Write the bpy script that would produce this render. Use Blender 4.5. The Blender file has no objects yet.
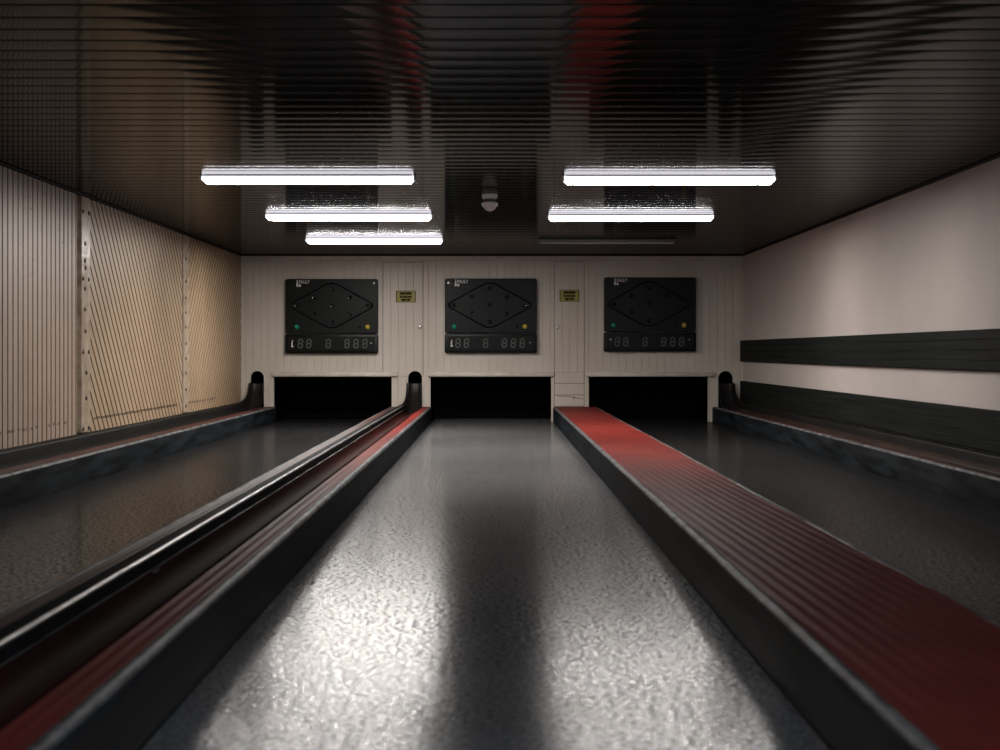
import bpy, bmesh, math, random
from mathutils import Vector, Matrix
random.seed(4)
S = bpy.context.scene
COL = S.collection
PI = math.pi

# ------------------------------------------------------------------ materials
def ramp(nt, fac, stops):
    r = nt.nodes.new('ShaderNodeValToRGB')
    el = r.color_ramp.elements
    while len(el) < len(stops):
        el.new(0.5)
    for e, (p, c) in zip(el, stops):
        e.position = p
        e.color = (c[0], c[1], c[2], 1)
    nt.links.new(fac, r.inputs['Fac'])
    return r.outputs['Color']

def noise(nt, vec, scale, detail=3.0, rough=0.55):
    n = nt.nodes.new('ShaderNodeTexNoise')
    n.inputs['Scale'].default_value = scale
    n.inputs['Detail'].default_value = detail
    n.inputs['Roughness'].default_value = rough
    nt.links.new(vec, n.inputs['Vector'])
    return n.outputs['Fac']

def stretched(nt, sc=(1, 1, 1), rot=(0, 0, 0)):
    tc = nt.nodes.new('ShaderNodeTexCoord')
    m = nt.nodes.new('ShaderNodeMapping')
    m.inputs['Scale'].default_value = sc
    m.inputs['Rotation'].default_value = rot
    nt.links.new(tc.outputs['Object'], m.inputs['Vector'])
    return m.outputs['Vector']

def math_n(nt, op, a, b=None):
    n = nt.nodes.new('ShaderNodeMath')
    n.operation = op
    for i, v in enumerate((a, b)):
        if v is None:
            continue
        if isinstance(v, (int, float)):
            n.inputs[i].default_value = v
        else:
            nt.links.new(v, n.inputs[i])
    return n.outputs[0]

def mix_col(nt, fac, a, b, blend='MIX'):
    n = nt.nodes.new('ShaderNodeMix')
    n.data_type = 'RGBA'
    n.blend_type = blend
    for sock, v in ((n.inputs[0], fac), (n.inputs[6], a), (n.inputs[7], b)):
        if isinstance(v, (int, float)):
            sock.default_value = v
        elif isinstance(v, tuple):
            sock.default_value = (v[0], v[1], v[2], 1)
        else:
            nt.links.new(v, sock)
    return n.outputs[2]

def mat(name, col, rough=0.5, col2=None, scale=8.0, sc=(1, 1, 1), rvar=0.0, bump=0.0, bscale=40.0,
        bdist=0.002, metal=0.0, coat=0.0, coat_r=0.1, spec=0.5, detail=4.0, lo=0.35, hi=0.65, bsc=None):
    m = bpy.data.materials.new(name)
    m.use_nodes = True
    nt = m.node_tree
    b = nt.nodes['Principled BSDF']
    b.inputs['Roughness'].default_value = rough
    b.inputs['Metallic'].default_value = metal
    b.inputs['Specular IOR Level'].default_value = spec
    b.inputs['Coat Weight'].default_value = coat
    b.inputs['Coat Roughness'].default_value = coat_r
    v = stretched(nt, sc)
    f = noise(nt, v, scale, detail)
    c2 = col2 if col2 else tuple(x * 0.82 for x in col)
    nt.links.new(ramp(nt, f, [(lo, c2), (hi, col)]), b.inputs['Base Color'])
    if rvar:
        r = nt.nodes.new('ShaderNodeMapRange')
        r.inputs[1].default_value = 0.3
        r.inputs[2].default_value = 0.7
        r.inputs[3].default_value = max(rough - rvar, 0.02)
        r.inputs[4].default_value = rough + rvar
        nt.links.new(f, r.inputs[0])
        nt.links.new(r.outputs[0], b.inputs['Roughness'])
    if bump:
        bv = stretched(nt, bsc) if bsc else v
        bn = nt.nodes.new('ShaderNodeBump')
        bn.inputs['Strength'].default_value = bump
        bn.inputs['Distance'].default_value = bdist
        nt.links.new(noise(nt, bv, bscale, 2.0), bn.inputs['Height'])
        nt.links.new(bn.outputs[0], b.inputs['Normal'])
    return m

def m_emit(name, col, strength):
    m = bpy.data.materials.new(name)
    m.use_nodes = True
    b = m.node_tree.nodes['Principled BSDF']
    b.inputs['Base Color'].default_value = (0.8, 0.8, 0.8, 1)
    b.inputs['Emission Color'].default_value = (*col, 1)
    b.inputs['Emission Strength'].default_value = strength
    return m

def m_panel(name, col, col2, band=None):
    """painted wood boards with nail specks, stains and an optional dented scuff line at 0.37 m"""
    m = bpy.data.materials.new(name)
    m.use_nodes = True
    nt = m.node_tree
    b = nt.nodes['Principled BSDF']
    b.inputs['Roughness'].default_value = 0.42
    v = stretched(nt)
    c = ramp(nt, noise(nt, v, 1.6, 5), [(0.3, col2), (0.68, col)])
    # small specks of missing paint
    sp = noise(nt, v, 26, 2, 0.4)
    k = nt.nodes.new('ShaderNodeMapRange')
    k.inputs[1].default_value = 0.70
    k.inputs[2].default_value = 0.75
    nt.links.new(sp, k.inputs[0])
    c = mix_col(nt, math_n(nt, 'MULTIPLY', k.outputs[0], 0.7), c, (0.09, 0.045, 0.025))
    if band:
        sx = nt.nodes.new('ShaderNodeSeparateXYZ')
        nt.links.new(v, sx.inputs[0])
        wob = math_n(nt, 'MULTIPLY', math_n(nt, 'SUBTRACT', noise(nt, v, 5, 3), 0.5), 0.03)
        d = math_n(nt, 'ABSOLUTE', math_n(nt, 'SUBTRACT', math_n(nt, 'ADD', sx.outputs[2], wob), band[2]))
        inside = math_n(nt, 'LESS_THAN', d, 0.010)
        y0 = math_n(nt, 'GREATER_THAN', sx.outputs[1], band[0])
        y1 = math_n(nt, 'LESS_THAN', sx.outputs[1], band[1])
        gate = math_n(nt, 'GREATER_THAN', noise(nt, v, 13, 2), band[3])
        f = math_n(nt, 'MULTIPLY', math_n(nt, 'MULTIPLY', inside, gate), math_n(nt, 'MULTIPLY', y0, y1))
        c = mix_col(nt, math_n(nt, 'MULTIPLY', f, 0.85), c, (0.035, 0.018, 0.012))
    nt.links.new(c, b.inputs['Base Color'])
    return m

M = {}
M['plank'] = mat('cream painted planks', (0.61, 0.55, 0.485), 0.45, (0.53, 0.465, 0.40), 1.5, (1, 1, 0.5), bump=0.15, bscale=18, bdist=0.003)
M['plank_trim'] = mat('cream painted trim', (0.62, 0.56, 0.50), 0.45, (0.50, 0.44, 0.38), 6)
M['plaster'] = mat('pale pink plaster', (0.56, 0.495, 0.465), 0.6, (0.53, 0.465, 0.44), 2.0, bump=0.15, bscale=40, bdist=0.002)
M['panel_a'] = m_panel('beige boards', (0.46, 0.355, 0.28), (0.38, 0.285, 0.22), (8.0, 11.9, 0.375, 0.55))
M['panel_b'] = m_panel('tan boards', (0.50, 0.365, 0.245), (0.415, 0.29, 0.185), (12.62, 15.95, 0.37, 0.34))
M['panel_c'] = m_panel('ochre boards', (0.46, 0.325, 0.205), (0.38, 0.26, 0.155), (16.5, 18.2, 0.37, 0.5))
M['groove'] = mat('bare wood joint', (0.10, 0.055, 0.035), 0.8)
M['joint'] = mat('shade brown joint', (0.14, 0.08, 0.05), 0.7, (0.09, 0.05, 0.03), 6)  # brown joint darker than the boards, deepening the groove shade by colour
M['batten'] = mat('peeling cream batten', (0.56, 0.46, 0.36), 0.3, (0.33, 0.235, 0.16), 9, bump=0.6, bscale=9, bdist=0.012)
M['screw'] = mat('dark screw', (0.03, 0.022, 0.018), 0.45, metal=0.5)
M['board'] = mat('black stained grain', (0.016, 0.018, 0.018), 0.55, (0.007, 0.008, 0.008), 14, (1, 0.05, 3.2), bump=0.35, bscale=22, bdist=0.004)
M['ceiling'] = mat('dark lacquered slats', (0.020, 0.016, 0.013), 0.07, (0.015, 0.012, 0.010), 3, (0.3, 1, 1), coat=0.0, bump=0.010, bscale=1.1, bdist=0.02, bsc=(0.8, 0.35, 1), spec=0.16)
M['ctrim'] = mat('dark brown trim', (0.016, 0.013, 0.011), 0.5)
M['kerb'] = mat('dark concrete kerb', (0.015, 0.019, 0.023), 0.42, (0.005, 0.006, 0.007), 11, (1, 0.15, 1), rvar=0.1, bump=0.5, bscale=26, bdist=0.004)
M['kerb_edge'] = mat('worn highlit kerb edge', (0.16, 0.16, 0.162), 0.42, (0.03, 0.03, 0.032), 12, (1, 0.5, 1), bump=0.6, bscale=30, bdist=0.003)  # worn edge, paler in colour to carry the highlight along the kerb
M['rail'] = mat('black polished rail', (0.012, 0.013, 0.015), 0.48, (0.008, 0.009, 0.010), 10, spec=0.3, bump=0.06, bscale=6, bdist=0.004)
M['rail_dull'] = mat('brown black rail', (0.013, 0.0115, 0.0105), 0.55, (0.006, 0.0055, 0.005), 6, (1, 0.3, 1), bump=0.3, bscale=20)
M['trough_m'] = mat('maroon trough lining', (0.040, 0.010, 0.009), 0.6, (0.026, 0.010, 0.009), 4, (1, 0.3, 1), spec=0.25, bump=0.2, bscale=30)
M['trough_k'] = mat('black trough lining', (0.018, 0.016, 0.016), 0.4, (0.010, 0.010, 0.010), 5, bump=0.2, bscale=30)
M['trough_b'] = mat('brown trough lining', (0.050, 0.026, 0.019), 0.45, (0.02, 0.013, 0.011), 7, (1, 0.4, 1), bump=0.4, bscale=40)
M['lip'] = mat('worn metal lip', (0.42, 0.41, 0.40), 0.35, (0.12, 0.12, 0.12), 20, (1, 0.4, 1), metal=0.3, bump=0.6, bscale=18, bdist=0.004)
M['strip'] = mat('highlight edge strip', (0.42, 0.42, 0.42), 0.3, (0.3, 0.3, 0.3), 5, metal=0.9)  # bright metal of the added strip that carries the rail's edge highlight
M['black'] = mat('matt black', (0.003, 0.0035, 0.0035), 0.9, spec=0.1)
M['curtain'] = mat('black cloth', (0.0025, 0.003, 0.003), 0.95, spec=0.1)
M['case'] = mat('black plastic case', (0.0045, 0.0062, 0.0062), 0.38, (0.0035, 0.005, 0.005), 20, spec=0.3, bump=0.1, bscale=120, bdist=0.001)
M['window'] = mat('smoked window', (0.005, 0.006, 0.006), 0.4, spec=0.15)
M['digit'] = mat('grey unlit digit', (0.125, 0.13, 0.125), 0.6, spec=0.1)
M['lens_k'] = mat('dark lens', (0.010, 0.011, 0.011), 0.1)
M['lens_g'] = mat('green lens', (0.015, 0.30, 0.19), 0.12)
M['lens_y'] = mat('amber lens', (0.60, 0.44, 0.06), 0.12)
M['white'] = mat('white print', (0.75, 0.73, 0.72), 0.5)
M['sign'] = mat('yellow plate', (0.40, 0.35, 0.11), 0.5, (0.34, 0.29, 0.085), 30, spec=0.2)
M['ink'] = mat('dark ink', (0.020, 0.016, 0.005), 0.6, spec=0.1)
M['chrome'] = mat('pale metal', (0.62, 0.60, 0.57), 0.25, metal=0.7)
M['housing'] = mat('lamp housing', (0.05, 0.047, 0.045), 0.4)
M['cap'] = mat('lamp end cap', (0.7, 0.7, 0.7), 0.4)
M['unlit'] = mat('dark unlit diffuser', (0.085, 0.075, 0.068), 0.3)
M['lipgrey'] = mat('grey lamp lip', (0.62, 0.57, 0.52), 0.4)
M['det'] = mat('grey white plastic', (0.66, 0.62, 0.60), 0.35)
M['det_dark'] = mat('grey plastic slot', (0.05, 0.045, 0.042), 0.5)

def lane_mat(k=1.0, worn=1.0, keep=0.18):
    m = bpy.data.materials.new('speckled asphalt lane')
    m.use_nodes = True
    nt = m.node_tree
    b = nt.nodes['Principled BSDF']
    v = stretched(nt)
    sp = noise(nt, v, 75, 3, 0.6)
    big = noise(nt, v, 2.2, 4)
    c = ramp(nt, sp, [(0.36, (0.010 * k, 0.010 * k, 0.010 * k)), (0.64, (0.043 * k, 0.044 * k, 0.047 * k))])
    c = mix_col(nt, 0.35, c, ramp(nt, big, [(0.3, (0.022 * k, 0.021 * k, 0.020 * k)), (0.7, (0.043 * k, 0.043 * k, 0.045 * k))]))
    nt.links.new(c, b.inputs['Base Color'])
    r = nt.nodes.new('ShaderNodeMapRange')
    for i, x in ((1, 0.40), (2, 0.55), (3, 0.27), (4, 0.165)):
        r.inputs[i].default_value = x
    sp2 = noise(nt, v, 50, 4, 0.65)
    nt.links.new(sp2, r.inputs[0])
    nt.links.new(r.outputs[0], b.inputs['Roughness'])
    r2 = nt.nodes.new('ShaderNodeMapRange')
    for i, x in ((1, 0.43), (2, 0.51), (3, worn), (4, keep)):
        r2.inputs[i].default_value = x
    nt.links.new(sp2, r2.inputs[0])
    d = nt.nodes.new('ShaderNodeBsdfDiffuse')
    nt.links.new(mix_col(nt, 0.62, c, (0.012, 0.012, 0.013)), d.inputs['Color'])
    x = nt.nodes.new('ShaderNodeMixShader')
    nt.links.new(r2.outputs[0], x.inputs[0])
    nt.links.new(b.outputs[0], x.inputs[1])
    nt.links.new(d.outputs[0], x.inputs[2])
    nt.links.new(x.outputs[0], nt.nodes['Material Output'].inputs['Surface'])
    return m
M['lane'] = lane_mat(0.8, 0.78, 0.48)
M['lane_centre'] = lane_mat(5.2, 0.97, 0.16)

def rubber_mat():
    m = bpy.data.materials.new('red ribbed rubber')
    m.use_nodes = True
    nt = m.node_tree
    b = nt.nodes['Principled BSDF']
    v = stretched(nt)
    c = ramp(nt, noise(nt, v, 3.0, 4), [(0.3, (0.140, 0.0195, 0.0160)), (0.7, (0.190, 0.0265, 0.0215))])
    nt.links.new(c, b.inputs['Base Color'])
    b.inputs['Roughness'].default_value = 0.36
    b.inputs['Specular IOR Level'].default_value = 0.12
    sx = nt.nodes.new('ShaderNodeSeparateXYZ')
    nt.links.new(v, sx.inputs[0])
    a = math_n(nt, 'SINE', math_n(nt, 'MULTIPLY', sx.outputs[0], 2 * PI / 0.018))
    d = math_n(nt, 'SINE', math_n(nt, 'MULTIPLY', sx.outputs[1], 2 * PI / 0.026))
    bn = nt.nodes.new('ShaderNodeBump')
    bn.inputs['Strength'].default_value = 0.25
    bn.inputs['Distance'].default_value = 0.002
    nt.links.new(math_n(nt, 'MULTIPLY', a, d), bn.inputs['Height'])
    nt.links.new(bn.outputs[0], b.inputs['Normal'])
    return m
M['mat'] = rubber_mat()
M['mat_darkened'] = mat('darkened red rubber strip', (0.065, 0.0105, 0.009), 0.45, (0.035, 0.008, 0.007), 3, (1, .3, 1), spec=0.15, bump=0.3, bscale=50)  # red darkened in the colour to offset strong lamp light on it

def dull(m, f):
    """tired surface: only part of it still has its gloss"""
    nt = m.node_tree
    b = nt.nodes['Principled BSDF']
    out = nt.nodes['Material Output']
    d = nt.nodes.new('ShaderNodeBsdfDiffuse')
    x = nt.nodes.new('ShaderNodeMixShader')
    x.inputs[0].default_value = f
    if b.inputs['Base Color'].is_linked:
        nt.links.new(b.inputs['Base Color'].links[0].from_socket, d.inputs['Color'])
    if b.inputs['Normal'].is_linked:
        nt.links.new(b.inputs['Normal'].links[0].from_socket, d.inputs['Normal'])
    nt.links.new(b.outputs[0], x.inputs[1])
    nt.links.new(d.outputs[0], x.inputs[2])
    nt.links.new(x.outputs[0], out.inputs['Surface'])
for key, f in (('ceiling', .58), ('kerb', .72), ('kerb_edge', .5), ('board', .75), ('case', .45), ('mat', .72), ('rail', .8), ('rail_dull', .6),
               ('trough_m', .8), ('trough_k', .5), ('trough_b', .5), ('ctrim', .6)):
    dull(M[key], f)

# ------------------------------------------------------------------ helpers
def obj(name, bm, m, parent=None, smooth=False, mods=None):
    bmesh.ops.recalc_face_normals(bm, faces=bm.faces)
    me = bpy.data.meshes.new(name)
    bm.to_mesh(me)
    bm.free()
    ms = m if isinstance(m, (list, tuple)) else [m]
    for x in ms:
        me.materials.append(x)
    if smooth:
        me.shade_smooth()
        try:
            me.set_sharp_from_angle(angle=math.radians(smooth if smooth is not True else 40))
        except Exception:
            pass
    o = bpy.data.objects.new(name, me)
    COL.objects.link(o)
    if parent is not None:
        o.parent = parent
        o.matrix_parent_inverse = Matrix.Identity(4)
        # meshes are modelled in world space: shift into the parent's frame
        w = world_loc(parent)
        if w.length > 0:
            me.transform(Matrix.Translation(-w))
    return o

def world_loc(o):
    v = Vector((0, 0, 0))
    while o is not None:
        v += o.location
        o = o.parent
    return v

def empty(name, loc=(0, 0, 0)):
    o = bpy.data.objects.new(name, None)
    o.empty_display_size = 0.1
    o.location = loc
    COL.objects.link(o)
    return o

def tag(o, label, cat, group=None):
    o['label'] = label
    o['category'] = cat
    if group:
        o['group'] = group
    return o

def struct(o):
    o['kind'] = 'structure'
    return o

def box(bm, x0, x1, y0, y1, z0, z1, bevel=0.0, seg=2):
    t = bmesh.new()
    bmesh.ops.create_cube(t, size=1)
    for v in t.verts:
        v.co = Vector((x0 + (v.co.x + .5) * (x1 - x0), y0 + (v.co.y + .5) * (y1 - y0), z0 + (v.co.z + .5) * (z1 - z0)))
    if bevel:
        bmesh.ops.bevel(t, geom=list(t.edges), offset=bevel, segments=seg, profile=0.5, affect='EDGES')
    merge(bm, t)

def merge(bm, t, mi=None):
    me = bpy.data.meshes.new('tmp')
    if mi is not None:
        for f in t.faces:
            f.material_index = mi
    t.to_mesh(me)
    t.free()
    bm.from_mesh(me)
    bpy.data.meshes.remove(me)

def prism(bm, poly, d0, d1, fn, bevel=0.0):
    """closed polygon (a,b) extruded between d0 and d1; fn(a,b,d)->point"""
    t = bmesh.new()
    A = [t.verts.new(fn(a, b, d0)) for a, b in poly]
    B = [t.verts.new(fn(a, b, d1)) for a, b in poly]
    n = len(poly)
    fa = t.faces.new(A)
    fb = t.faces.new(B[::-1])
    for i in range(n):
        t.faces.new((A[i], B[i], B[(i + 1) % n], A[(i + 1) % n]))
    if bevel:
        es = list(fa.edges) + list(fb.edges)
        bmesh.ops.bevel(t, geom=es, offset=bevel, segments=2, profile=0.5, affect='EDGES')
    merge(bm, t)

def lathe(bm, prof, c, axis='Z', n=24, sign=1):
    """prof: (radius, height) list; axis Z (up times sign) or Y"""
    rings = []
    for r, h in prof:
        ring = []
        for k in range(n):
            a = 2 * PI * k / n
            if axis == 'Z':
                p = (c[0] + r * math.cos(a), c[1] + r * math.sin(a), c[2] + sign * h)
            else:
                p = (c[0] + r * math.cos(a), c[1] + sign * h, c[2] + r * math.sin(a))
            ring.append(bm.verts.new(p))
        rings.append(ring)
    for A, B in zip(rings, rings[1:]):
        for k in range(n):
            bm.faces.new((A[k], A[(k + 1) % n], B[(k + 1) % n], B[k]))
    bm.faces.new(rings[0][::-1])
    bm.faces.new(rings[-1])

def dome(bm, c, r, h, n=16, rim=0.0):
    """small lens facing -Y"""
    prof = [(r, 0.0)]
    for k in range(1, 6):
        a = k / 6 * PI / 2
        prof.append((r * math.cos(a), h * math.sin(a)))
    prof.append((r * 0.05, h))
    lathe(bm, prof, c, 'Y', n, -1)

def text_bm(body, size, cx, y, cz, depth=0.002, align='CENTER', sx=1.0, bold=0.0):
    cu = bpy.data.curves.new('txt', 'FONT')
    cu.body = body
    cu.size = size
    cu.align_x = align
    cu.align_y = 'CENTER'
    cu.extrude = depth
    cu.offset = bold
    cu.resolution_u = 3
    o = bpy.data.objects.new('txt', cu)
    COL.objects.link(o)
    dg = bpy.context.evaluated_depsgraph_get()
    me = bpy.data.meshes.new_from_object(o.evaluated_get(dg))
    bm = bmesh.new()
    bm.from_mesh(me)
    bpy.data.objects.remove(o)
    bpy.data.curves.remove(cu)
    bpy.data.meshes.remove(me)
    for v in bm.verts:
        x, yy, zz = v.co
        v.co = Vector((cx + x * sx, y - zz, cz + yy))
    return bm

def boolean_cut(o, cutters):
    for c in cutters:
        md = o.modifiers.new('cut', 'BOOLEAN')
        md.operation = 'DIFFERENCE'
        md.solver = 'EXACT'
        md.object = c
    bpy.context.view_layer.update()
    dg = bpy.context.evaluated_depsgraph_get()
    me = bpy.data.meshes.new_from_object(o.evaluated_get(dg))
    old = o.data
    o.modifiers.clear()
    o.data = me
    bpy.data.meshes.remove(old)

def cutter(bm):
    bmesh.ops.recalc_face_normals(bm, faces=bm.faces)
    me = bpy.data.meshes.new('cutter')
    bm.to_mesh(me)
    bm.free()
    o = bpy.data.objects.new('cutter', me)
    COL.objects.link(o)
    return o

# ------------------------------------------------------------------ measures (metres)
YB = 20.0        # front face of the end wall
YF = -2.0        # wall behind the camera
XL, XR = -3.37, 3.32
ZC = 2.223       # underside of the ceiling
ZP = 0.20        # top of the platforms
LANES = [(-2.907, -1.39), (-0.83, 0.79), (1.37, 2.91)]
OPEN = [(-2.936, -1.364), (-0.847, 0.763), (1.264, 2.856)]
ARCH = [(-3.247, -3.067), (-1.147, -0.960), (2.990, 3.187)]
ZO = 0.605       # top of the openings
ARCH_TOP = 0.677

# ------------------------------------------------------------------ setting
bm = bmesh.new(); box(bm, XL - .1, XR + .1, YF - .1, 21.6, -0.25, -0.06)
struct(obj('floor', bm, M['black']))

# ceiling: slats across the room, each slightly crowned, dark joints between
bm = bmesh.new()
pitch, gw, gd, sag = 0.213, 0.014, 0.016, 0.0009
prof = []
y = YB + 0.06
k = 0
while y > YF - .1:
    a, b_ = y, y - pitch + gw
    for u in (-1, -.985, -.965, -.94, -.91, -.87, -.6, -.2, .2, .6, .87, .91, .94, .965, .985, 1):
        t = (u + 1) / 2
        e = max(0.0, (abs(u) - .91) / .09)
        prof.append((a + (b_ - a) * t, ZC + sag * u * u - sag + .0012 * e * e))
    prof.append((b_ - 0.001, ZC + gd))
    prof.append((y - pitch + 0.001, ZC + gd))
    y -= pitch
xs = [XL - .1, -2.0, -0.7, 0.6, 1.9, XR + .1]
rows = [[bm.verts.new((x, p[0], p[1])) for p in prof] for x in xs]
for A, B in zip(rows, rows[1:]):
    for i in range(len(prof) - 1):
        bm.faces.new((A[i], A[i + 1], B[i + 1], B[i]))
me_o = obj('ceiling', bm, M['ceiling'], smooth=50)
struct(me_o)
bm = bmesh.new(); box(bm, XL - .1, XR + .1, YF - .1, 21.6, ZC + .03, ZC + .12)
o = obj('slab', bm, M['black'], me_o)

bm = bmesh.new(); box(bm, XR, XR + .1, YF - .1, YB + .06, -0.06, ZC + .03)
struct(obj('wall_right', bm, M['plaster']))
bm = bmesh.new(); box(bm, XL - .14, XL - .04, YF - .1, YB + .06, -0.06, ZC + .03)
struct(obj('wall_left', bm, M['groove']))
bm = bmesh.new(); box(bm, XL - .1, XR + .1, YF - .1, YF, -0.06, ZC + .03)
struct(obj('wall_front', bm, M['plaster']))
# trims under the ceiling
bm = bmesh.new(); box(bm, XL - .04, XL + .012, YF, YB, ZC - .014, ZC + .014)
struct(obj('trim_1', bm, M['ctrim']))
bm = bmesh.new(); box(bm, XR - .016, XR, YF, YB, ZC - .016, ZC + .014)
struct(obj('trim_2', bm, M['ctrim']))
bm = bmesh.new(); box(bm, XL + .016, XR - .016, YB - .02, YB, ZC - .016, ZC + .014)
struct(obj('trim_3', bm, M['ctrim']))

# end wall of vertical planks, with openings cut through
def plank_poly(x0, x1, yf, yb, pitch=0.1015, w=0.007, d=0.006, start=None):
    pts = [(x0, yf)]
    x = (start if start is not None else x0 + pitch)
    while x < x1 - 0.02:
        if x > x0 + 0.02:
            pts += [(x - w / 2, yf), (x, yf + d), (x + w / 2, yf)]
        x += pitch
    pts += [(x1, yf), (x1, yb), (x0, yb)]
    return pts

bm = bmesh.new()
prism(bm, plank_poly(XL - .04, XR, YB, YB + .06, start=XL + .06), -0.06, ZC - 0.075, lambda a, b, d: Vector((a, b, d)))
wall = obj('wall_back', bm, M['plank'])
cut = []
for x0, x1 in OPEN:
    bm = bmesh.new(); box(bm, x0, x1, YB - .2, YB + .3, -0.5, ZO); cut.append(cutter(bm))
def arch_poly(x0, x1, z0, zt):
    r = (x1 - x0) / 2
    c = (x0 + x1) / 2
    zs = zt - r
    pts = [(x0, z0)]
    for i in range(13):
        a = PI - PI * i / 12
        pts.append((c + r * math.cos(a), zs + r * math.sin(a)))
    pts.append((x1, z0))
    return pts
arch_c = []
for x0, x1 in ARCH:
    bm = bmesh.new()
    prism(bm, arch_poly(x0, x1, -0.5, ARCH_TOP), YB - .2, YB + .3, lambda a, b, d: Vector((a, d, b)))
    c = cutter(bm); cut.append(c); arch_c.append(c)
DOORS = [(-1.484, -0.943, 0.605, 2.132), (0.800, 1.206, 0.20, 2.140)]
for x0, x1, z0, z1 in DOORS:
    bm = bmesh.new(); box(bm, x0, x1, YB - .2, YB + .3, z0, z1); cut.append(cutter(bm))
boolean_cut(wall, cut)
struct(wall)

# header board along the top of the end wall
bm = bmesh.new(); box(bm, XL - .04, XR, YB - .004, YB + .06, ZC - .073, ZC + .02, .003)
struct(obj('trim_4', bm, M['plank_trim']))

# service doors
G = 0.007
def knob(x, z, parent):
    bm = bmesh.new()
    lathe(bm, [(.011, 0), (.011, .018), (.02, .024), (.023, .036), (.018, .047), (.004, .05)], (x, YB - .008, z), 'Y', 16, -1)
    obj('door_knob', bm, M['chrome'], parent, smooth=True)
x0, x1, z0, z1 = DOORS[0]
bm = bmesh.new()
prism(bm, plank_poly(x0 + G, x1 - G, YB - .008, YB + .03), z0 + .004, z1 - G, lambda a, b, d: Vector((a, b, d)))
d1 = obj('door_1', bm, M['plank'])
boolean_cut(d1, [arch_c[1]])
struct(d1); knob(-0.985, 1.262, d1)
x0, x1, z0, z1 = DOORS[1]
bm = bmesh.new()
prism(bm, plank_poly(x0 + G, x1 - G, YB - .008, YB + .03), 0.660, z1 - G, lambda a, b, d: Vector((a, b, d)))
for za, zb in ((0.515, 0.658), (0.360, 0.510), (0.206, 0.355)):
    box(bm, x0 + G, x1 - G, YB - .010, YB + .03, za, zb, .003)
d2 = obj('door_2', bm, M['plank'])
struct(d2); knob(0.848, 1.262, d2)
for c in cut:
    me = c.data
    bpy.data.objects.remove(c)
    bpy.data.meshes.remove(me)

# crack in the lower board of the second door: a thin dark split
bm = bmesh.new()
pts = [(0.83, 0.345), (0.93, 0.338), (1.02, 0.333), (1.06, 0.318), (1.11, 0.315), (1.16, 0.312), (1.19, 0.300)]
for (xa, za), (xb, zb) in zip(pts, pts[1:]):
    prism(bm, [(xa, za - .003), (xb, zb - .003), (xb, zb + .003), (xa, za + .003)], YB - .0112, YB - .009, lambda a, b, d: Vector((a, d, b)))
prism(bm, [(1.055, .310), (1.085, .318), (1.075, .333), (1.050, .326)], YB - .0112, YB - .009, lambda a, b, d: Vector((a, d, b)))
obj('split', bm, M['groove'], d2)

# pit behind the openings
bm = bmesh.new()
box(bm, XL - .1, XR + .1, 21.4, 21.5, -0.06, ZC)
box(bm, XL - .14, XL - .04, YB + .06, 21.4, -0.06, ZC)
box(bm, XR, XR + .1, YB + .06, 21.4, -0.06, ZC)
struct(obj('wall_pit', bm, M['black']))
# a black cloth hangs inside each opening
for i, (x0, x1) in enumerate(OPEN):
    bm = bmesh.new()
    n = 60
    f, r = [], []
    for k in range(n + 1):
        x = x0 + .02 + (x1 - x0 - .04) * k / n
        yy = 20.95 + 0.018 * math.sin(k * 1.1) + 0.008 * math.sin(k * 0.37)
        f.append((x, yy)); r.append((x, yy + .006))
    prism(bm, f + r[::-1], 0.02, 0.9, lambda a, b, d: Vector((a, b, d)))
    tag(obj('pit_curtain', bm, M['curtain']),
        'black curtain in the dark pin pit ' + ('at the left, beside the tan wood wall', 'in the middle, behind the centre lane', 'at the right, nearest the plaster wall')[i],
        'curtain', 'black curtains in the pin pits')

# lintel shelves over the openings
LT = [(-2.953, -1.293), (-0.880, 0.797), (1.230, 2.920)]
for i, (x0, x1) in enumerate(LT):
    bm = bmesh.new()
    pr = [(YB, .600), (YB - .034, .600), (YB - .046, .612), (YB - .046, .650), (YB - .040, .662), (YB, .664)]
    prism(bm, pr, x0, x1, lambda a, b, d: Vector((d, a, b)), 0.004)
    tag(obj('lintel_board', bm, M['plank_trim'], smooth=35),
        'cream painted ledge above the ' + ('left', 'middle', 'right')[i] + ' dark pin pit opening', 'ledge', 'ledges above the pin pits')

# ------------------------------------------------------------------ left wall cladding
def slat_sheet(bm, origin, ang, pitch, w, depth, y0, y1, z0, z1, reach):
    """ribbed sheet on the left wall; ribs run at angle ang from vertical in the wall plane; clipped to the rectangle"""
    t = bmesh.new()
    n = int(reach / pitch)
    pts = []
    for k in range(-n, n + 1):
        p = k * pitch
        pts += [(p + w / 2, 0), (p + w / 2 + .004, .0), (p + pitch - w / 2 - .004, 0), (p + pitch - w / 2, 0), (p + pitch, -depth)]
    ca, sa = math.cos(ang), math.sin(ang)
    A, B = [], []
    for p, h in pts:
        for q, L in ((-reach, A), (reach, B)):
            yy = origin[0] + p * ca + q * sa
            zz = origin[1] - p * sa + q * ca
            L.append(t.verts.new((XL + h, yy, zz)))
    for i in range(len(pts) - 1):
        f = t.faces.new((A[i], A[i + 1], B[i + 1], B[i]))
        if i % 5 in (3, 4):
            f.material_index = 1
    for co, no in (((0, y0, 0), (0, -1, 0)), ((0, y1, 0), (0, 1, 0)), ((0, 0, z0), (0, 0, -1)), ((0, 0, z1), (0, 0, 1))):
        bmesh.ops.bisect_plane(t, geom=list(t.verts) + list(t.edges) + list(t.faces), plane_co=co, plane_no=no, clear_outer=True)
    merge(bm, t)
    box(bm, XL - .04, XL - depth - .001, y0, y1, z0, z1)

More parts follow.
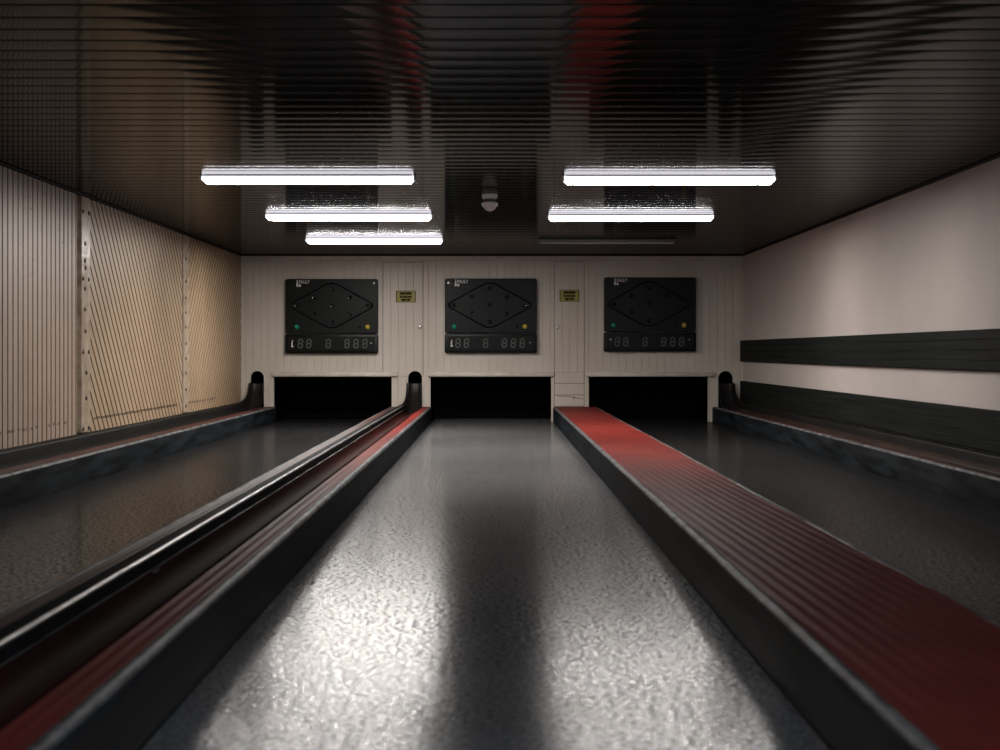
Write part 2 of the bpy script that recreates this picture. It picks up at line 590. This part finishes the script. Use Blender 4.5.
ZT = ZC - .02
def panel(name, y0, y1, ang, pitch, m, label):
    bm = bmesh.new()
    slat_sheet(bm, ((y0 + y1) / 2, 1.1), ang, pitch, .024, .013, y0, y1, 0.0, ZT, 9.0)
    return tag(obj(name, bm, [m, M['joint']]), label, 'wall panel', 'wooden panels on the left wall')
panel('wall_panel', -1.95, 12.12, 0.0, 0.113, M['panel_a'], 'beige wall panel of vertical boards, nearest on the left wall')
panel('wall_panel', 12.48, 16.21, math.radians(-44), 0.104, M['panel_b'], 'tan wall panel of slanted boards between the two battens, long scuff line near the base')
panel('wall_panel', 16.53, YB - .003, math.radians(46), 0.104, M['panel_c'], 'ochre wall panel of slanted boards touching the cream end wall')

def batten(y0, y1, thick, screws, label):
    root = empty('batten', (XL - .04, (y0 + y1) / 2, 0))
    bm = bmesh.new(); box(bm, XL - .04, XL + thick, y0, y1, 0.272, ZT, .005)
    obj('strip', bm, M['batten'], root)
    for yy, zz in screws:
        bm = bmesh.new()
        t = bmesh.new()
        bmesh.ops.create_uvsphere(t, u_segments=10, v_segments=6, radius=.024)
        for v in t.verts:
            v.co = Vector((XL + thick + v.co.x * .35, yy + v.co.y * 1.25, zz + v.co.z * .8))
        merge(bm, t)
        obj('screw', bm, M['screw'], root, smooth=True)
    return tag(root, label, 'batten', 'battens on the left wall')
sc = []
for zz in (2.08, 1.53, 0.93, 0.30):
    sc += [(12.26, zz), (12.43, zz)]
for zz in (1.82, 1.68, 1.62, 1.45, 1.28, 1.10, 0.76, 0.55):
    sc.append((12.31 + .05 * random.random(), zz))
batten(12.22, 12.48, .012, sc, 'dented cream batten studded with dark screws beside the vertical boards')
sc = [(16.38, z) for z in (1.95, 1.7, 1.52, 1.36, 1.2, 1.02, .86, .70, .52, .34)]
batten(16.26, 16.53, .006, sc, 'narrow tan batten with nail holes between the two slanted board panels')

# boards on the right wall
def rail_board(z0, z1, label):
    bm = bmesh.new()
    n = 4
    h = (z1 - z0) / n
    pts = [(XR, z0), (XR - .034, z0), (XR - .04, z0 + .006)]
    for k in range(1, n):
        z = z0 + h * k
        pts += [(XR - .04, z - .004), (XR - .036, z), (XR - .04, z + .004)]
    pts += [(XR - .04, z1 - .006), (XR - .034, z1), (XR, z1)]
    prism(bm, pts, YF + .02, YB - .006, lambda a, b, d: Vector((a, d, b)))
    tag(obj('wall_board', bm, M['board']), label, 'wall board', 'black boards on the right wall')
rail_board(0.803, 1.083, 'upper black stained board running along the pale plaster wall')
rail_board(0.270, 0.545, 'lower black stained board just above the ball return by the plaster wall')

# ------------------------------------------------------------------ lanes
names = ('left lane between the wood wall and the ball return, browner and dim', 'centre grey speckled lane with two bright light reflections',
         'right dark lane between the red walkway and the plaster wall')
XB = [(-2.907, -1.39), (-0.83, 0.79), (1.37, 2.91)]
for (x0, x1), lb in zip(XB, names):
    bm = bmesh.new(); box(bm, x0 + .005, x1 - .005, YF, 21.38, -0.06, 0.0)
    tag(obj('bowling_lane', bm, M['lane_centre'] if x0 == -0.83 else M['lane']), lb, 'bowling lane', 'bowling lanes')

# ------------------------------------------------------------------ platforms between lanes
def kerb(x_face, side, parent, y1=YB - .002, wid=.032):
    """side=+1: lane lies at smaller x (face looks to -x); side=-1: lane lies at larger x"""
    bm = bmesh.new()
    ys = []
    y = YF
    while y < y1 - .2:
        ys.append(y); y += 0.23
    ys.append(y1)
    rows = []
    for yy in ys:
        j = lambda s=1: (random.random() - .5) * .003 * s
        f = x_face
        s = side
        pr = [(f, -0.06), (f + s * j(), ZP - .016), (f + s * (.004 + j()), ZP - .005 + j()), (f + s * .012, ZP + .001 + j()),
              (f + s * (wid - .004), ZP + .001), (f + s * wid, ZP - .003), (f + s * wid, -0.06)]
        rows.append([bm.verts.new((p[0], yy, p[1])) for p in pr])
    n = len(rows[0])
    for A, B in zip(rows, rows[1:]):
        for i in range(n):
            fc = bm.faces.new((A[i], B[i], B[(i + 1) % n], A[(i + 1) % n]))
            fc.material_index = 1 if i in (1, 2, 3, 4) else 0
    bm.faces.new(rows[0]); bm.faces.new(rows[-1][::-1])
    return obj('kerb', bm, [M['kerb'], M['kerb_edge']], parent, smooth=50)

def tread(x0, x1, parent, slant=0.0, pitch=0.052, amp=0.0013, y1=YB - .002, m='mat'):
    """ribbed rubber walkway on a solid base"""
    bm = bmesh.new()
    reach_x = (x1 - x0)
    t = bmesh.new()
    xs = []
    extra = abs(math.tan(slant)) * 23
    a = x0 - extra
    step = pitch / 8
    A, B = [], []
    while a < x1 + extra + step:
        h = ZP + amp * math.sin(2 * PI * a / pitch)
        sh = math.tan(slant)
        A.append(t.verts.new((a + sh * (YB - YF), YF, h)))
        B.append(t.verts.new((a, YB, h)))
        a += step
    for i in range(len(A) - 1):
        t.faces.new((A[i], A[i + 1], B[i + 1], B[i]))
    for co, no in (((x0, 0, 0), (-1, 0, 0)), ((x1, 0, 0), (1, 0, 0)), ((0, y1, 0), (0, 1, 0))):
        bmesh.ops.bisect_plane(t, geom=list(t.verts) + list(t.edges) + list(t.faces), plane_co=co, plane_no=no, clear_outer=True)
    merge(bm, t)
    box(bm, x0, x1, YF, y1, -0.06, ZP - .004)
    return obj('tread', bm, M[m], parent, smooth=60)

def walkway(x, label, parts, group='red walkways between the lanes'):
    root = empty('walkway', (x, YF, -0.06))
    for p in parts:
        if p[0] == 'kerb':
            kerb(p[1], p[2], root)
        else:
            tread(p[1], p[2], root, p[3], p[4], m=p[5] if len(p) > 5 else 'mat')
    return tag(root, label, 'walkway', group)

walkway(0.79, 'wide red ribbed rubber walkway running to the second service door',
        [('kerb', 0.79, 1), ('tread', 0.822, 1.348, math.radians(1.3), .049), ('kerb', 1.37, -1)])
walkway(-0.83, 'narrow red ribbed walkway with dark kerb along the left of the centre lane',
        [('kerb', -0.83, -1), ('tread', -0.950, -0.862, 0, .040)])
walkway(-1.39, 'thin red brown strip between the left lane and the polished black rail',
        [('kerb', -1.39, 1), ('tread', -1.358, -1.226, 0, .040, 'mat_darkened')])
walkway(-2.907, 'red strip with chipped dark kerb between the wood wall gutter and left lane',
        [('kerb', -2.907, -1), ('tread', -3.060, -2.939, 0, .040, 'mat_darkened')])
walkway(2.91, 'thin red brown strip and dark kerb along the right lane by the plaster wall',
        [('kerb', 2.91, 1), ('tread', 2.942, 2.984, 0, .040, 'mat_darkened')])

# ball returns: a trough that curls up through the arch in the end wall
def trough_rows(x0, x1, zb, lip, th, path):
    c = (x0 + x1) / 2
    hw = (x1 - x0) / 2
    inner, outer = [], []
    n = 12
    for i in range(n + 1):
        a = PI - PI * i / n
        # flat-bottomed U
        ex = math.copysign(abs(math.cos(a)) ** 0.55, math.cos(a))
        ez = abs(math.sin(a)) ** 0.75
        inner.append((c + (hw - th) * ex, zb + (lip - zb) * (1 - ez)))
        outer.append((c + hw * ex, zb - th + (lip - zb + th) * (1 - ez)))
    return inner + outer[::-1]

def ball_return(arch, mt, rail, label, rail_m, side=-1, y0=19.55, R=0.5):
    x0, x1 = arch[0] + .004, arch[1] - .004
    root = empty('ball_return', ((x0 + x1) / 2, YF, -0.06))
    zb = 0.130
    prof = trough_rows(x0, x1, zb, ZP + .002, .010, None)
    path = [(YF, 0.0), (5, 0), (10, 0), (15, 0), (18, 0), (19, 0), (y0, 0)]
    nA = 16
    for i in range(1, nA + 1):
        path.append((y0, i / nA * math.radians(76)))
    def sweep(sub):
        bm = bmesh.new()
        rows = []
        for yy, a in sub:
            row = []
            for x, z in prof:
                if a == 0:
                    row.append(bm.verts.new((x, yy, z)))
                else:
                    r = R - (z - zb)
                    row.append(bm.verts.new((x, y0 + r * math.sin(a), zb + R - r * math.cos(a))))
            rows.append(row)
        m = len(prof)
        for A, B in zip(rows, rows[1:]):
            for i in range(m):
                bm.faces.new((A[i], B[i], B[(i + 1) % m], A[(i + 1) % m]))
        bm.faces.new(rows[0]); bm.faces.new(rows[-1][::-1])
        return bm
    obj('trough', sweep(path[:7]), mt, root, smooth=40)
    obj('chute', sweep([(y0 + .001, 0.0)] + path[7:]), M['trough_k'], root, smooth=40)
    # side rail standing above the trough on the far side
    ra, rb, zt, rad = rail
    bm = bmesh.new()
    pts = []
    for cx, cz, a0 in ((rb - rad, zt - rad, 0), (ra + rad, zt - rad, PI / 2)):
        for i in range(6):
            a = a0 + i / 5 * PI / 2
            pts.append((cx + rad * math.cos(a), cz + rad * math.sin(a)))
    pts += [(ra, -0.06), (rb, -0.06)]
    prism(bm, pts, YF, YB - .002, lambda a, b, d: Vector((a, d, b)))
    obj('guard_rail', bm, rail_m, root, smooth=40)
    # thin cheek rising beside the chute into the arch
    top = [(18.75, .262), (19.0, .275), (19.3, .288), (19.5, .305), (19.65, .325), (19.78, .350), (19.87, .382), (19.93, .430), (19.97, .49), (19.99, .52), (19.994, .52)]
    zl = zt + .0005
    xa = (rb - .016, rb - .001) if side < 0 else (ra + .001, ra + .016)
    bm = bmesh.new()
    prism(bm, [(a, max(b, zl + .001)) for a, b in top] + [(19.994, zl), (18.75, zl)], xa[0], xa[1], lambda a, b, d: Vector((d, a, b)))
    obj('cheek', bm, M['trough_k'], root)
    return root, zb

r, zb = ball_return(ARCH[1], M['trough_m'], (-1.222, -1.149, .250, .014), '', M['rail'])
tag(r, 'maroon ball return trough with polished black rail between left and centre lanes', 'ball return', 'ball returns')
# thin bright strip added for the highlight on the rail's inner top edge
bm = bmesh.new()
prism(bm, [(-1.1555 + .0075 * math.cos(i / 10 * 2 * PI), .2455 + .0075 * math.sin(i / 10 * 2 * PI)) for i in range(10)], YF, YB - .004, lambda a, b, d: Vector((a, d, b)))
o = obj('edge_highlight', bm, M['strip'], r, smooth=60)
o['label'] = 'pale strip for the rail edge highlight'
# worn metal lip where the rail meets the trough
bm = bmesh.new()
ys = [YF + i * 0.16 for i in range(int((19.5 - YF) / 0.16))]
rows = []
for yy in ys:
    w = .008 + random.random() * .005 + (0.004 if random.random() < .06 else 0)
    z = .197 + (random.random() - .5) * .002
    rows.append([bm.verts.new(p) for p in ((-1.147, yy, z - .006), (-1.147 + w, yy, z - .003), (-1.147 + w, yy, z + .003), (-1.147, yy, z + .005))])
for A, B in zip(rows, rows[1:]):
    for i in range(4):
        bm.faces.new((A[i], B[i], B[(i + 1) % 4], A[(i + 1) % 4]))
bm.faces.new(rows[0]); bm.faces.new(rows[-1][::-1])
o = obj('lip', bm, M['lip'], r, smooth=True)
o['label'] = 'scuffed pale metal lip'
r, zb = ball_return(ARCH[0], M['trough_k'], (-3.366, -3.249, .267, .012), '', M['rail_dull'])
tag(r, 'black ball return trough along the wood panelled wall', 'ball return', 'ball returns')
r, zb = ball_return(ARCH[2], M['trough_b'], (3.190, 3.276, .267, .012), '', M['rail_dull'], 1)
tag(r, 'dark brown ball return trough below the black boards of the plaster wall', 'ball return', 'ball returns')

# ------------------------------------------------------------------ score displays
def px(x): return (x - 494) / 75.0
def pz(y): return 0.93 + (352 - y) / 75.0

def seg_digit(x, z, w, h, t, y):
    bm = bmesh.new()
    def bar(xa, za, xb, zb, v):
        L = .12 * t
        if v:
            p = [(xa, za + L), (xa + t / 2, za + t / 2 + L), (xa + t / 2, zb - t / 2 - L), (xa, zb - L), (xa - t / 2, zb - t / 2 - L), (xa - t / 2, za + t / 2 + L)]
        else:
            p = [(xa + L, za), (xa + t / 2 + L, za - t / 2), (xb - t / 2 - L, za - t / 2), (xb - L, za), (xb - t / 2 - L, za + t / 2), (xa + t / 2 + L, za + t / 2)]
        prism(bm, p, y - .003, y + .001, lambda a, b, d: Vector((a + (b - z) * .06, d, b)))
    l, r_, bt, tp = x - w / 2, x + w / 2, z - h / 2, z + h / 2
    for zz in (bt, z, tp):
        bar(l, zz, r_, zz, False)
    for xx in (l, r_):
        bar(xx, bt, xx, z, True)
        bar(xx, z, xx, tp, True)
    return bm

def rrect(x0, x1, z0, z1, r, n=4):
    pts = []
    for cx, cz, a0 in ((x1 - r, z1 - r, 0), (x0 + r, z1 - r, PI / 2), (x0 + r, z0 + r, PI), (x1 - r, z0 + r, 1.5 * PI)):
        for i in range(n + 1):
            a = a0 + i / n * PI / 2
            pts.append((cx + r * math.cos(a), cz + r * math.sin(a)))
    return pts

def rounded_poly(pts, r, n=5):
    out = []
    m = len(pts)
    for i in range(m):
        p0, p1, p2 = Vector(pts[i - 1]), Vector(pts[i]), Vector(pts[(i + 1) % m])
        a = p1 + (p0 - p1).normalized() * r
        b = p1 + (p2 - p1).normalized() * r
        for k in range(n + 1):
            t = k / n
            q = a * (1 - t) ** 2 + p1 * 2 * t * (1 - t) + b * t * t
            out.append((q.x, q.y))
    return out

def score_display(xa, xb, ya, yb, label, left_marks, caps, du0=0.0):
    X0, X1, Z1, Z0 = px(xa), px(xb), pz(ya), pz(yb)
    W, H = X1 - X0, Z1 - Z0
    U = lambda u: X0 + u * W
    V = lambda v: Z1 - v * H
    root = empty('score_display', ((X0 + X1) / 2, YB, Z0))
    yf = YB - .075
    fn = lambda a, b, d: Vector((a, d, b))
    zs = V(.735)
    bm = bmesh.new()
    prism(bm, rrect(X0, X1, zs + .004, Z1, .028), yf, YB - .001, fn, .008)
    # embossed diamond with rounded corners: raised rim and raised field
    cx, cz = U(.488 + du0 * .6), V(.358)
    hw, hh = W * .455 + .050, H * .318 + .018
    dia = lambda s: rounded_poly([(cx - hw * s, cz), (cx, cz - hh * s), (cx + hw * s, cz), (cx, cz + hh * s)], .11 * s)
    outer, inner = dia(1.0), dia(.935)
    t = bmesh.new()
    o0 = [t.verts.new((a, yf + .001, b)) for a, b in outer]
    mids = [t.verts.new(((a + c) / 2, yf - .010, (b + d) / 2)) for (a, b), (c, d) in zip(outer, inner)]
    i0 = [t.verts.new((a, yf - .002, b)) for a, b in inner]
    n = len(outer)
    for A, B in ((o0, mids), (mids, i0)):
        for i in range(n):
            t.faces.new((A[i], A[(i + 1) % n], B[(i + 1) % n], B[i]))
    t.faces.new(i0)
    merge(bm, t)
    obj('cover', bm, M['case'], root)
    bm = bmesh.new()
    prism(bm, rrect(X0 - .003, X1 + .003, Z0, zs - .006, .022), yf - .006, YB - .001, fn, .008)
    obj('display_housing', bm, M['case'], root, smooth=35)
    bm = bmesh.new()
    prism(bm, rrect(U(.03), U(.97), V(.955), V(.775), .012), yf - .0085, yf - .004, fn)
    win = obj('display_window', bm, M['window'], root)
    for du in (.143, .235, .445, .648, .745, .842):
        obj('digit', seg_digit(U(du + du0), V(.868), .052, .108, .015, yf - .009), M['digit'], win)
    # pin lamps in a diamond
    for u, v in ((.488, .135), (.297, .245), (.680, .245), (.103, .358), (.488, .358), (.868, .358), (.297, .468), (.680, .468), (.488, .582)):
        bm = bmesh.new()
        u += du0
        lathe(bm, [(.030, -.002), (.030, .006), (.025, .011), (.021, .010)], (U(u), yf - .004, V(v)), 'Y', 18, -1)
        dome(bm, (U(u), yf - .012, V(v)), .020, .017)
        obj('pin_lamp', bm, M['lens_k'], root, smooth=True)
    for nm, u, v, rr, mm, lab in (('signal_lamp', .103, .645, .033, 'lens_g', 'green lamp'), ('signal_lamp', .871, .645, .033, 'lens_y', 'amber lamp'), ('signal_lamp', .788, .645, .016, 'lens_k', 'small dark lamp')):
        bm = bmesh.new()
        dome(bm, (U(u + du0), yf, V(v)), rr, rr * .8, 20)
        o = obj(nm, bm, M[mm], root, smooth=True)
        o['label'] = lab
    # round plug in the corner
    for u, v in caps:
        bm = bmesh.new()
        lathe(bm, [(.024, 0), (.024, .004), (.017, .005), (.015, .001), (.004, .001)], (U(u), yf, V(v)), 'Y', 18, -1)
        obj('plug', bm, M['lens_k'], root, smooth=True)
    # printed emblem: two pins and a short word
    bm = bmesh.new()
    ex, ez = U(.118 + du0 * .5), V(.065)
    def pin(cx, zb, h, w):
        p = [(-.5, 0), (-.62, .25), (-.5, .5), (-.28, .68), (-.3, .85), (-.2, 1), (.2, 1), (.3, .85), (.28, .68), (.5, .5), (.62, .25), (.5, 0)]
        prism(bm, [(cx + a * w, zb + b * h) for a, b in p], yf - .002, yf + .001, fn)
    pin(ex, ez - .040, .092, .022)
    prism(bm, rrect(ex + .019, ex + .048, ez - .040, ez - .006, .008), yf - .002, yf + .001, fn)
    tb = text_bm('PAULY', .062, ex + .020, yf - .0005, ez + .022, .0012, 'LEFT', .78, .0012)
    merge(bm, tb)
    o = obj('emblem', bm, M['white'], root)
    o['label'] = 'small white emblem with a word'
    # white marks in the display window
    ym = yf - .0115
    bm = bmesh.new()
    if left_marks:
        prism(bm, [(U(.064), V(.915)), (U(.088), V(.915)), (U(.088), V(.900)), (U(.079), V(.900)), (U(.079), V(.840)), (U(.066), V(.840)), (U(.066), V(.900)), (U(.064), V(.900))], ym, ym + .004, fn)
        obj('marking', bm, M['white'], win)
        bm = bmesh.new()
        box(bm, U(.074), U(.084), ym, ym + .004, V(.835), V(.822))
        z_r = .862
    else:
        lathe(bm, [(.011, 0), (.011, .003), (.002, .004)], (U(.070), ym + .003, V(.838)), 'Y', 10, -1)
        z_r = .838
    obj('marking', bm, M['white'], win)
    bm = bmesh.new()
    lathe(bm, [(.008, 0), (.008, .003), (.002, .004)], (U(.928), ym + .003, V(z_r)), 'Y', 10, -1)
    obj('marking', bm, M['white'], win)
    tag(root, label, 'score display', 'black score displays on the end wall')

score_display(286.2, 378.2, 279.2, 353.4, 'black nine-lamp score display at the left, next to the first service door', True, [(.955, .055)], .020)
score_display(445.0, 536.6, 278.7, 353.0, 'black nine-lamp score display in the middle, above the centre lane', True, [(.045, .060)])
score_display(603.8, 695.2, 277.6, 351.6, 'black nine-lamp score display at the right, dimmest of the three', False, [])

# yellow notices on the doors
def notice(xa, xb, ya, yb, label):
    X0, X1, Z1, Z0 = px(xa), px(xb), pz(ya), pz(yb)
    root = empty('notice', ((X0 + X1) / 2, YB - .008, Z0))
    yf = YB - .0125
    fn = lambda a, b, d: Vector((a, d, b))
    bm = bmesh.new()
    prism(bm, rrect(X0, X1, Z0, Z1, .006), yf, YB - .0082, fn)
    obj('plate', bm, M['sign'], root)
    bm = bmesh.new()
    for a, b, c, d in ((X0, X0 + .010, Z0, Z1), (X1 - .010, X1, Z0, Z1), (X0, X1, Z0, Z0 + .006), (X0, X1, Z1 - .006, Z1)):
        box(bm, a, b, yf - .001, yf + .001, c, d)
    obj('border', bm, M['ink'], root)
    cx = (X0 + X1) / 2
    bm = bmesh.new()
    h = Z1 - Z0
    for tx, s, v, w in (('HINEINGREIFEN', .040, .24, .56), ('IN DIE BAHN', .036, .53, .74), ('VERBOTEN', .038, .80, .66)):
        merge(bm, text_bm(tx, s, cx, yf - .0005, Z1 - v * h, .0012, 'CENTER', w, .0036))
    obj('lettering', bm, M['ink'], root)
    tag(root, label, 'sign', 'yellow notices on the service doors')
notice(396.0, 415.8, 290.8, 302.4, 'small yellow notice on the first service door, left of the middle display')
notice(559.6, 579.2, 289.8, 301.6, 'small yellow notice on the second service door, left of the right display')

# ------------------------------------------------------------------ ceiling lights
LIT = {}
def lit_mats(k):
    if k not in LIT:
        LIT[k] = [m_emit('lit diffuser', (1.0, 0.95, 0.895), 95.0 * k), m_emit('lit diffuser side', (0.95, 0.93, 1.0), 3.6)]
    return LIT[k]
def ceiling_light(x, y, lit, label):
    L, W = 1.56, 0.115
    root = empty('ceiling_light', (x, y, ZC))
    zt = ZC - .002
    bm = bmesh.new(); box(bm, x - L / 2 + .02, x + L / 2 - .02, y - W / 2 + .01, y + W / 2 - .01, zt - .005, zt, .002)
    obj('housing', bm, M['housing'], root)
    h = .047 if lit else .045
    bm = bmesh.new()
    # diffuser: shallow trough with upright sides, ends chamfered at the bottom
    hw = W / 2 - .004
    sec = [(hw, 0), (hw, -h * .86), (hw - .006, -h * .97), (hw - .016, -h), (-hw + .016, -h), (-hw + .006, -h * .97), (-hw, -h * .86), (-hw, 0)]
    z0 = zt - .005
    rows = []
    for xx, s in ((-L / 2 + .006, .62), (-L / 2 + .030, 1.0), (L / 2 - .030, 1.0), (L / 2 - .006, .62)):
        rows.append([bm.verts.new((x + xx, y + a, z0 + b * s)) for a, b in sec])
    for k, (A, B) in enumerate(zip(rows, rows[1:])):
        for i in range(7):
            f = bm.faces.new((A[i], A[i + 1], B[i + 1], B[i]))
            f.material_index = 0 if i in (2, 3, 4) and k == 1 else 1
        bm.faces.new((A[0], B[0], B[-1], A[-1])).material_index = 1
    bm.faces.new(rows[0]).material_index = 2
    bm.faces.new(rows[-1][::-1]).material_index = 2
    obj('diffuser', bm, lit_mats(lit) + [M['cap']] if lit else [M['unlit']] * 3, root)
    if not lit:
        bm = bmesh.new(); box(bm, x - L / 2 + .02, x + L / 2 - .02, y - W / 2 - .004, y - W / 2 + .004, z0 - h - .002, z0 - h + .011, .002)
        obj('lip', bm, M['lipgrey'], root)
    for s in (-1, 1):
        bm = bmesh.new()
        box(bm, x + s * (L / 2 + .004) - .006, x + s * (L / 2 + .004) + .006, y - W / 2 + .01, y + W / 2 - .01, zt - .026, zt, .003)
        obj('end_cap', bm, M['cap'] if lit else M['housing'], root)
    tag(root, label, 'ceiling light', 'tube lights on the ceiling')
for y, k, lb in ((11.02, 1.0, 'lit tube light of the left row, nearest the viewer'), (14.1, 1.9, 'lit tube light of the left row, second from the viewer'),
              (17.1, 2.6, 'lit tube light of the left row, closest to the end wall')):
    ceiling_light(-1.363, y, k, lb)
for y, lit, lb in ((11.06, 1.1, 'lit tube light of the right row, nearest the viewer'), (14.16, 1.45, 'lit tube light of the right row, just before the unlit one'),
                   (17.2, 0, 'unlit tube light of the right row, showing only a thin pale line')):
    ceiling_light(1.290, y, lit, lb)

# smoke detector
c = (-0.035, 12.30, ZC)
root = empty('smoke_detector', c)
bm = bmesh.new(); lathe(bm, [(.062, 0), (.064, .012), (.060, .030), (.052, .038)], c, 'Z', 28, -1)
obj('base', bm, M['det'], root, smooth=True)
bm = bmesh.new(); lathe(bm, [(.046, .036), (.044, .072), (.040, .076)], c, 'Z', 28, -1)
obj('vent_ring', bm, M['det_dark'], root, smooth=True)
bm = bmesh.new(); lathe(bm, [(.050, .066), (.064, .070), (.066, .090), (.062, .098)], c, 'Z', 28, -1)
obj('collar', bm, M['det'], root, smooth=True)
bm = bmesh.new(); lathe(bm, [(.054, .096), (.050, .112), (.036, .128), (.016, .136), (.003, .138)], c, 'Z', 28, -1)
obj('sensor_dome', bm, M['det'], root, smooth=True)
tag(root, 'small round smoke detector on the dark ceiling between the two light rows', 'smoke detector')

# unseen fill light added behind the camera to brighten the near walkway
la = bpy.data.lights.new('added_fill', 'AREA')
la.shape = 'RECTANGLE'
la.size, la.size_y = 1.5, 0.12
la.energy = 260
la.color = (0.74, 0.87, 1.0)
lo_ = bpy.data.objects.new('added_fill', la)
lo_.location = (0.6, -1.4, ZC - 0.08)
COL.objects.link(lo_)

# ------------------------------------------------------------------ world, camera, view
w = bpy.data.worlds.new('World')
S.world = w
w.use_nodes = True
w.node_tree.nodes['Background'].inputs['Color'].default_value = (0.004, 0.006, 0.007, 1)
w.node_tree.nodes['Background'].inputs['Strength'].default_value = 1.0

cam = bpy.data.cameras.new('Camera')
co = bpy.data.objects.new('Camera', cam)
COL.objects.link(co)
co.location = (0, 0, 0.93)
co.rotation_euler = (PI / 2, 0, 0)
cam.sensor_width = 36
cam.lens = 54
cam.shift_x = 0.006
cam.shift_y = -0.023
cam.clip_start = 0.05
cam.dof.use_dof = True
cam.dof.focus_distance = 19.8
cam.dof.aperture_fstop = 4.2
S.camera = co

S.view_settings.view_transform = 'Standard'
S.view_settings.look = 'None'
S.view_settings.gamma = 1.0
S.view_settings.use_curve_mapping = False
S.view_settings.exposure = 0.0
cy = S.cycles
cy.max_bounces = 8
cy.diffuse_bounces = 5
cy.glossy_bounces = 5
cy.sample_clamp_indirect = 4.0
cy.caustics_reflective = True
cy.use_denoising = True
